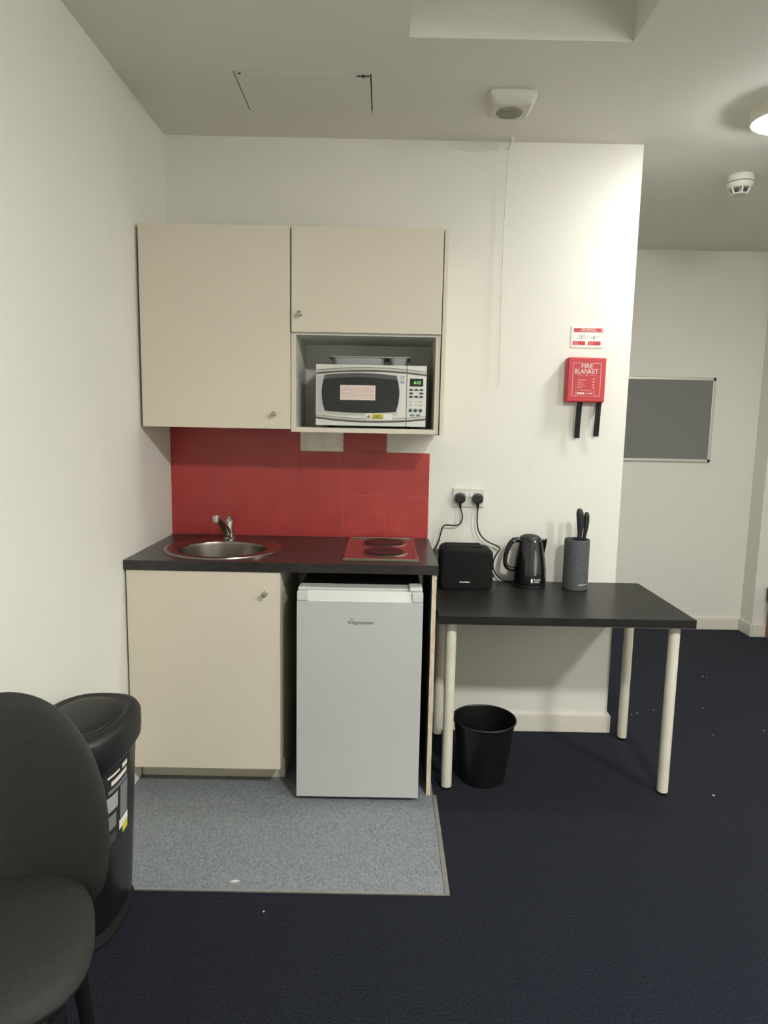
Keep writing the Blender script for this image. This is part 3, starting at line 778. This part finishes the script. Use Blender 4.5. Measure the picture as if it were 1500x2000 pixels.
lv = part('lever', MB().box(T1 - .003, T1 + .016, -.148, -.112, TZ1 + .048, TZ1 + .062, bevel=.003), 'black', t)
part('dial', MB().lathe([(.012, 0), (.012, .010), (.010, .013)], (T1 - .002, -.13, TZ1 + .03), 18, 'x'), 'gloss_black', t)
lg = MB(); xx = 1.335
for k, l in enumerate((.005, .004, .005, .004, .005, .006, .004, .006)):
    lg.box(xx, xx + l, TF - .0009, TF - .0002, TZ1 + .034, TZ1 + .0385 + (.0015 if k in (0, 5) else 0)); xx += l + .0009
part('logo_print', lg, 'white_print', tb, 'small pale maker mark')

# ------------------------------------------------------------------ kettle
kc = (1.667, -.088)
t = thing('kettle', 'glossy black electric kettle between the toaster and the knife block', 'kettle', (kc[0], kc[1], TZ1))
part('power_base', MB().lathe([(.077, .0003), (.078, .004), (.077, .014), (.070, .018)], (kc[0], kc[1], TZ1), 44), 'black', t)
def kr(z):
    pts = ((.018, .0765), (.03, .0775), (.08, .0755), (.13, .069), (.17, .0615), (.2, .0565), (.212, .055))
    for (za, ra), (zb, rb) in zip(pts, pts[1:]):
        if z <= zb: return ra + (rb - ra) * max(0, (z - za)) / (zb - za)
    return .055
kb = part('body', MB().lathe([(kr(z), z) for z in (.0185, .03, .055, .08, .105, .13, .15, .17, .185, .2, .212)] + [(.051, .216)], (kc[0], kc[1], TZ1), 56), 'gloss_black', t)
part('lid', MB().lathe([(.050, .2165), (.049, .222), (.042, .230), (.028, .2365), (.012, .239), (.002, .2395)], (kc[0] - .002, kc[1], TZ1), 40), 'soft_black', t)
part('spout', MB().loft([[(kc[0] + .030, kc[1] - .036, TZ1 + .216), (kc[0] + .030, kc[1] + .036, TZ1 + .216), (kc[0] + .050, kc[1], TZ1 + .125)],
                         [(kc[0] + .058, kc[1] - .021, TZ1 + .217), (kc[0] + .058, kc[1] + .021, TZ1 + .217), (kc[0] + .0675, kc[1], TZ1 + .152)],
                         [(kc[0] + .0765, kc[1] - .004, TZ1 + .2195), (kc[0] + .0765, kc[1] + .004, TZ1 + .2195), (kc[0] + .0745, kc[1], TZ1 + .198)]]), 'gloss_black', t)
hd = part('handle', MB().tube([(kc[0] - .042, kc[1] - .004, TZ1 + .208), (kc[0] - .062, kc[1] - .006, TZ1 + .214), (kc[0] - .085, kc[1] - .008, TZ1 + .206), (kc[0] - .104, kc[1] - .010, TZ1 + .175), (kc[0] - .114, kc[1] - .010, TZ1 + .13), (kc[0] - .112, kc[1] - .010, TZ1 + .10), (kc[0] - .098, kc[1] - .008, TZ1 + .082), (kc[0] - .068, kc[1] - .006, TZ1 + .074)],
                              [.013, .0125, .0115, .0105, .010, .010, .0105, .012], 16, 5), 'black', t)
part('switch', MB().box(kc[0] - .085, kc[0] - .070, kc[1] - .014, kc[1] + .002, TZ1 + .2165, TZ1 + .2235, bevel=.002), 'gloss_black', hd)
part('lid_button', MB().lathe([(.004, 0), (.004, .002), (.002, .003)], (kc[0] - .078, kc[1] - .0195, TZ1 + .208), 10, 'y'), 'chrome', hd)
ks = lambda x, z: kc[1] - math.sqrt(max(1e-6, kr(z - TZ1) ** 2 - (x - kc[0]) ** 2)) - .0004
gw = []
for k in range(13):
    s = k / 12; z = TZ1 + .062 + s * .112; hw = .0062 * (math.sin(PI * (0.12 + .88 * s) * .93 + .1)) ** .6
    xc = kc[0] + .012
    gw.append([(xc - hw, ks(xc - hw, z) - .0006, z), (xc + hw, ks(xc + hw, z) - .0006, z), (xc + hw, ks(xc + hw, z) + .001, z), (xc - hw, ks(xc - hw, z) + .001, z)])
part('water_gauge', MB().loft(gw), 'grey_print', kb, 'grey water level window')
part('logo_print', text_mb('Russell', .030, (kc[0] + .022, 0, TZ1 + .043), surf=ks, height=.0095), 'white_print', kb, 'white maker lettering')
part('logo_print', text_mb('Hobbs', .026, (kc[0] + .020, 0, TZ1 + .0325), surf=ks, height=.0085), 'white_print', kb, 'white maker lettering')
ev = MB()
ev.add([(kc[0] - .003 + .005 * math.cos(a), ks(kc[0] - .003 + .005 * math.cos(a), TZ1 + .038 + .0105 * math.sin(a)) - .0006, TZ1 + .038 + .0105 * math.sin(a)) for a in [2 * PI * k / 20 for k in range(20)]], [tuple(range(20))])
part('logo_emblem', ev, 'white_print', kb)

# ------------------------------------------------------------------ knife block and knives
nc = (1.868, -.133)
t = thing('knife_block', 'speckled grey cylindrical knife block holding two knives', 'knife block', (nc[0], nc[1], TZ1))
nb = part('body', MB().lathe([(.053, .0003), (.056, .004), (.056, .226), (.054, .229), (.050, .229), (.050, .020), (.004, .018)], (nc[0], nc[1], TZ1), 48), 'block', t)
part('bristle_insert', MB().lathe([(.0495, .2), (.0495, .2195), (.034, .2195), (.034, .2)], (nc[0], nc[1], TZ1), 40, cap0=False, cap1=False), 'black', t)
ns = lambda x, z: nc[1] - math.sqrt(max(1e-6, .056 ** 2 - (x - nc[0]) ** 2)) - .0005
sw = [(nc[0] + x, ns(nc[0] + x, 0) - .0006, TZ1 + z) for x, z in ((.001, .0285), (.003, .0335), (.004, .0275), (.008, .028), (.012, .029), (.016, .028), (.020, .029), (.025, .0285), (.030, .0295), (.036, .0295))]
part('script_print', MB().tube(sw, .0011, 6, 4), 'white_print', nb, 'pale script maker mark')
def knife(x, y, top, w, th, lean, label):
    t = thing('kitchen_knife', label, 'knife', (x, y, TZ1 + .221), group=None)
    z0 = TZ1 + .2215
    rings = []
    for (s, k) in ((0, .62), (.08, .66), (.25, .74), (.45, .92), (.68, 1.08), (.86, 1.05), (.96, .75), (1.0, .3)):
        z = z0 + (top - z0) * s
        cx = x + lean * s + (.004 * math.sin(s * PI))
        rings.append([sup(cx, y, z, w * k, th * k, 2.6, 2 * PI * j / 18) for j in range(18)])
    part('handle', MB().loft(rings), 'soft_black', t)
    part('blade', MB().box(x - .0095, x + .0095, y - .0009, y + .0009, TZ1 + .06, TZ1 + .2212), 'steel', t)
knife(1.872, -.150, 1.118, .0150, .0100, -.006, 'taller black knife handle, left one in the knife block')
knife(1.898, -.128, 1.100, .0115, .0085, .007, 'slimmer black knife handle, right one in the knife block')

# ------------------------------------------------------------------ waste paper bin
wc = (1.428, -.452)
t = thing('waste_bin', 'round black open waste bin under the table', 'waste bin', (wc[0], wc[1], 0))
part('shell', MB().lathe([(.088, .0004), (.094, .004), (.127, .262), (.125, .262), (.092, .010), (.01, .008)], (wc[0], wc[1], 0), 56), 'black', t)
part('rim', MB().lathe([(.1265, .257), (.132, .2585), (.134, .263), (.132, .2675), (.128, .268), (.1255, .2645)], (wc[0], wc[1], 0), 56, cap0=False, cap1=False), 'black', t)

# ------------------------------------------------------------------ tall bin beside the cabinet
pc = (.142, -1.295)
t = thing('swing_bin', 'tall black lidded bin standing by the left wall behind the chair', 'bin', (pc[0], pc[1], 0))
bh = lambda z: (.094 + (.119 - .094) * z / .53, .142 + (.168 - .142) * z / .53)
body = part('body', MB().sloft([(pc[0], pc[1], .035, *[v - .010 for v in bh(.0)], 3)] + [(pc[0], pc[1], z, *bh(z), 3) for z in (.045, .1, .2, .3, .4, .5, .53)], 56), 'black', t)
part('foot_skirt', MB().sloft([(pc[0], pc[1], .0004, .100, .150, 3), (pc[0], pc[1], .012, .101, .151, 3), (pc[0], pc[1], .034, .088, .132, 3)], 56), 'matte', t)
lid = part('lid', MB().sloft([(pc[0], pc[1], .531, .119, .168, 3), (pc[0], pc[1], .545, .136, .178, 2.8), (pc[0], pc[1], .575, .138, .184, 2.7), (pc[0], pc[1], .612, .138, .184, 2.7), (pc[0], pc[1], .628, .131, .176, 2.6), (pc[0], pc[1], .636, .114, .155, 2.5), (pc[0], pc[1], .631, .104, .140, 2.4), (pc[0], pc[1], .628, .05, .07, 2.2)], 56), 'soft_black', t, smooth=50)
part('flap', MB().sloft([(pc[0], pc[1], .629, .096, .132, 2.4), (pc[0], pc[1], .638, .090, .125, 2.4), (pc[0], pc[1], .644, .06, .085, 2.3), (pc[0], pc[1], .646, .01, .015, 2)], 48), 'soft_black', lid, smooth=50)
def on_bin(a, z, off=.0008):
    hx, hy = bh(z)
    return sup(pc[0], pc[1], z, hx + off, hy + off, 3, a)
def bin_patch(a0, a1, z0, z1, m, name, parent, off=.0008, n=6, slant=0.0, label=None):
    vs = []; fs = []
    for k in range(n + 1):
        s = k / n
        a = a0 + (a1 - a0) * s
        for z in (z0, z1):
            vs.append(on_bin(a, z + slant * s, off)); vs.append(on_bin(a, z + slant * s, off - .0006))
    for k in range(n):
        i = 4 * k
        fs += [(i, i + 4, i + 6, i + 2), (i + 1, i + 3, i + 7, i + 5), (i, i + 1, i + 5, i + 4), (i + 2, i + 6, i + 7, i + 3)]
    return part(name, MB().add(vs, fs), m, parent, label)
D = math.radians
lb = bin_patch(D(-44), D(9), .285, .515, 'black_print', 'label_sheet', body, .0008, 10, label='dark printed product label with a yellow corner')
for (a0, a1, z0, z1, m) in ((-49, -30, .496, .502, 'white_print'), (-24, -13, .492, .505, 'white_print'), (-44, -14, .470, .483, 'label'), (-48, -12, .450, .460, 'grey_print'),
                            (-50, -33, .395, .440, 'tray'), (-28, -11, .345, .445, 'grey_print'), (-50, -36, .340, .382, 'grey_print'), (-50, -36, .296, .325, 'button'), (-30, -9, .312, .340, 'white_print'), (-22, -9, .290, .318, 'yellow')):
    bin_patch(D(a0 + 14), D(a1 + 14), z0, z1, m, 'label_print', lb, .0016)

# ------------------------------------------------------------------ upholstered chair
t = thing('upholstered_chair', 'charcoal upholstered chair with rounded back in the bottom left corner', 'chair', (.238, -1.94, 0), math.radians(20))
def pillow(outline, rho, place, n=56):
    """rho: list of (fraction, front offset, back offset)"""
    rf = [[place(*outline(2 * PI * j / n, r), f) for j in range(n)] for r, f, b in rho]
    rb = [[place(*outline(2 * PI * j / n, r), b) for j in range(n)] for r, f, b in reversed(rho)]
    return MB().loft(rf + rb)
BW = .216
def back_outline(a, r):
    c, s = math.cos(a), math.sin(a)
    if s >= 0:
        e = 2.15; hz = .306
    else:
        e = 2.9; hz = .225
    f = (abs(c) ** e + abs(s) ** e) ** (-1 / e)
    return BW * c * f * r, .578 + hz * s * f * r
def back_place(x, z, o):
    u = x / BW
    return (x, .205 - .085 * u * u * (1 - .25 * (z - .6)) + .05 * (z - .6) + o, z)
rho = [(.02, -.030, .028), (.3, -.030, .028), (.55, -.029, .027), (.75, -.026, .024), (.88, -.020, .018), (.95, -.012, .011), (.985, -.005, .005), (1.0, 0.0, .0005)]
bk = part('backrest', pillow(back_outline, rho, back_place), 'upholstery', t, smooth=80)
pp = [back_place(*back_outline(2 * PI * k / 64, .985), .006) for k in range(65)]
part('piping', MB().tube(pp, .0035, 8), 'piping', bk)
def seat_outline(a, r):
    c, s = math.cos(a), math.sin(a)
    e = 2.7
    f = (abs(c) ** e + abs(s) ** e) ** (-1 / e)
    hx = .190 + .010 * (-s)
    return hx * c * f * r, -.005 + .213 * s * f * r
def seat_place(x, y, o): return (x, y, .462 + o)
rho = [(.02, .030, -.04), (.35, .029, -.04), (.6, .027, -.04), (.78, .022, -.04), (.9, .013, -.038), (.965, .002, -.030), (.99, -.007, -.022), (1.0, -.013, -.014)]
part('seat', pillow(seat_outline, rho, seat_place), 'upholstery', t, smooth=80)
part('seat_frame', MB().sloft([(0, 0, .408, .145, .155, 4), (0, 0, .4215, .155, .165, 4)], 32), 'black', t)
for sx, sy in ((-1, -1), (1, -1), (-1, 1), (1, 1)):
    x, y = sx * .125, sy * .13
    part('leg', MB().tube([(x, y, .407), (x + sx * .035, y + sy * .04, .0006)], [.021, .013], 16), 'black', t)

# ------------------------------------------------------------------ crumbs of white lint on the carpet
k = 0
for (x, y, sz) in ((2.935, .756, .011), (2.955, .748, .007), (2.357, -.563, .011), (2.336, .219, .008), (2.30, .20, .006), (2.20, .43, .008), (2.215, .36, .006), (2.44, .26, .006), (2.72, .30, .006), (.648, -1.26, .006), (2.90, .04, .006), (2.62, -.02, .005), (2.99, -.1, .006)):
    pts = []
    n = 7
    ra = [random.uniform(.55, 1.1) for _ in range(n)]
    rot = random.uniform(0, 3)
    poly = [(x + sz * .5 * ra[j] * math.cos(2 * PI * j / n), y + sz * .42 * ra[j] * math.sin(2 * PI * j / n)) for j in range(n)]
    single('lint_crumb', MB().ztube(poly, .0003, .0026), 'lint', 'tiny white crumb of lint lying on the navy carpet', 'lint', 'lint crumbs on the carpet', base=(x, y, 0))
single('lint_crumb', MB().ztube([(.516, -1.135), (.535, -1.138), (.548, -1.128), (.530, -1.124)], .0033, .0055), 'lint', 'white scrap lying on the grey vinyl near its front edge', 'lint', base=(.53, -1.13, .003))
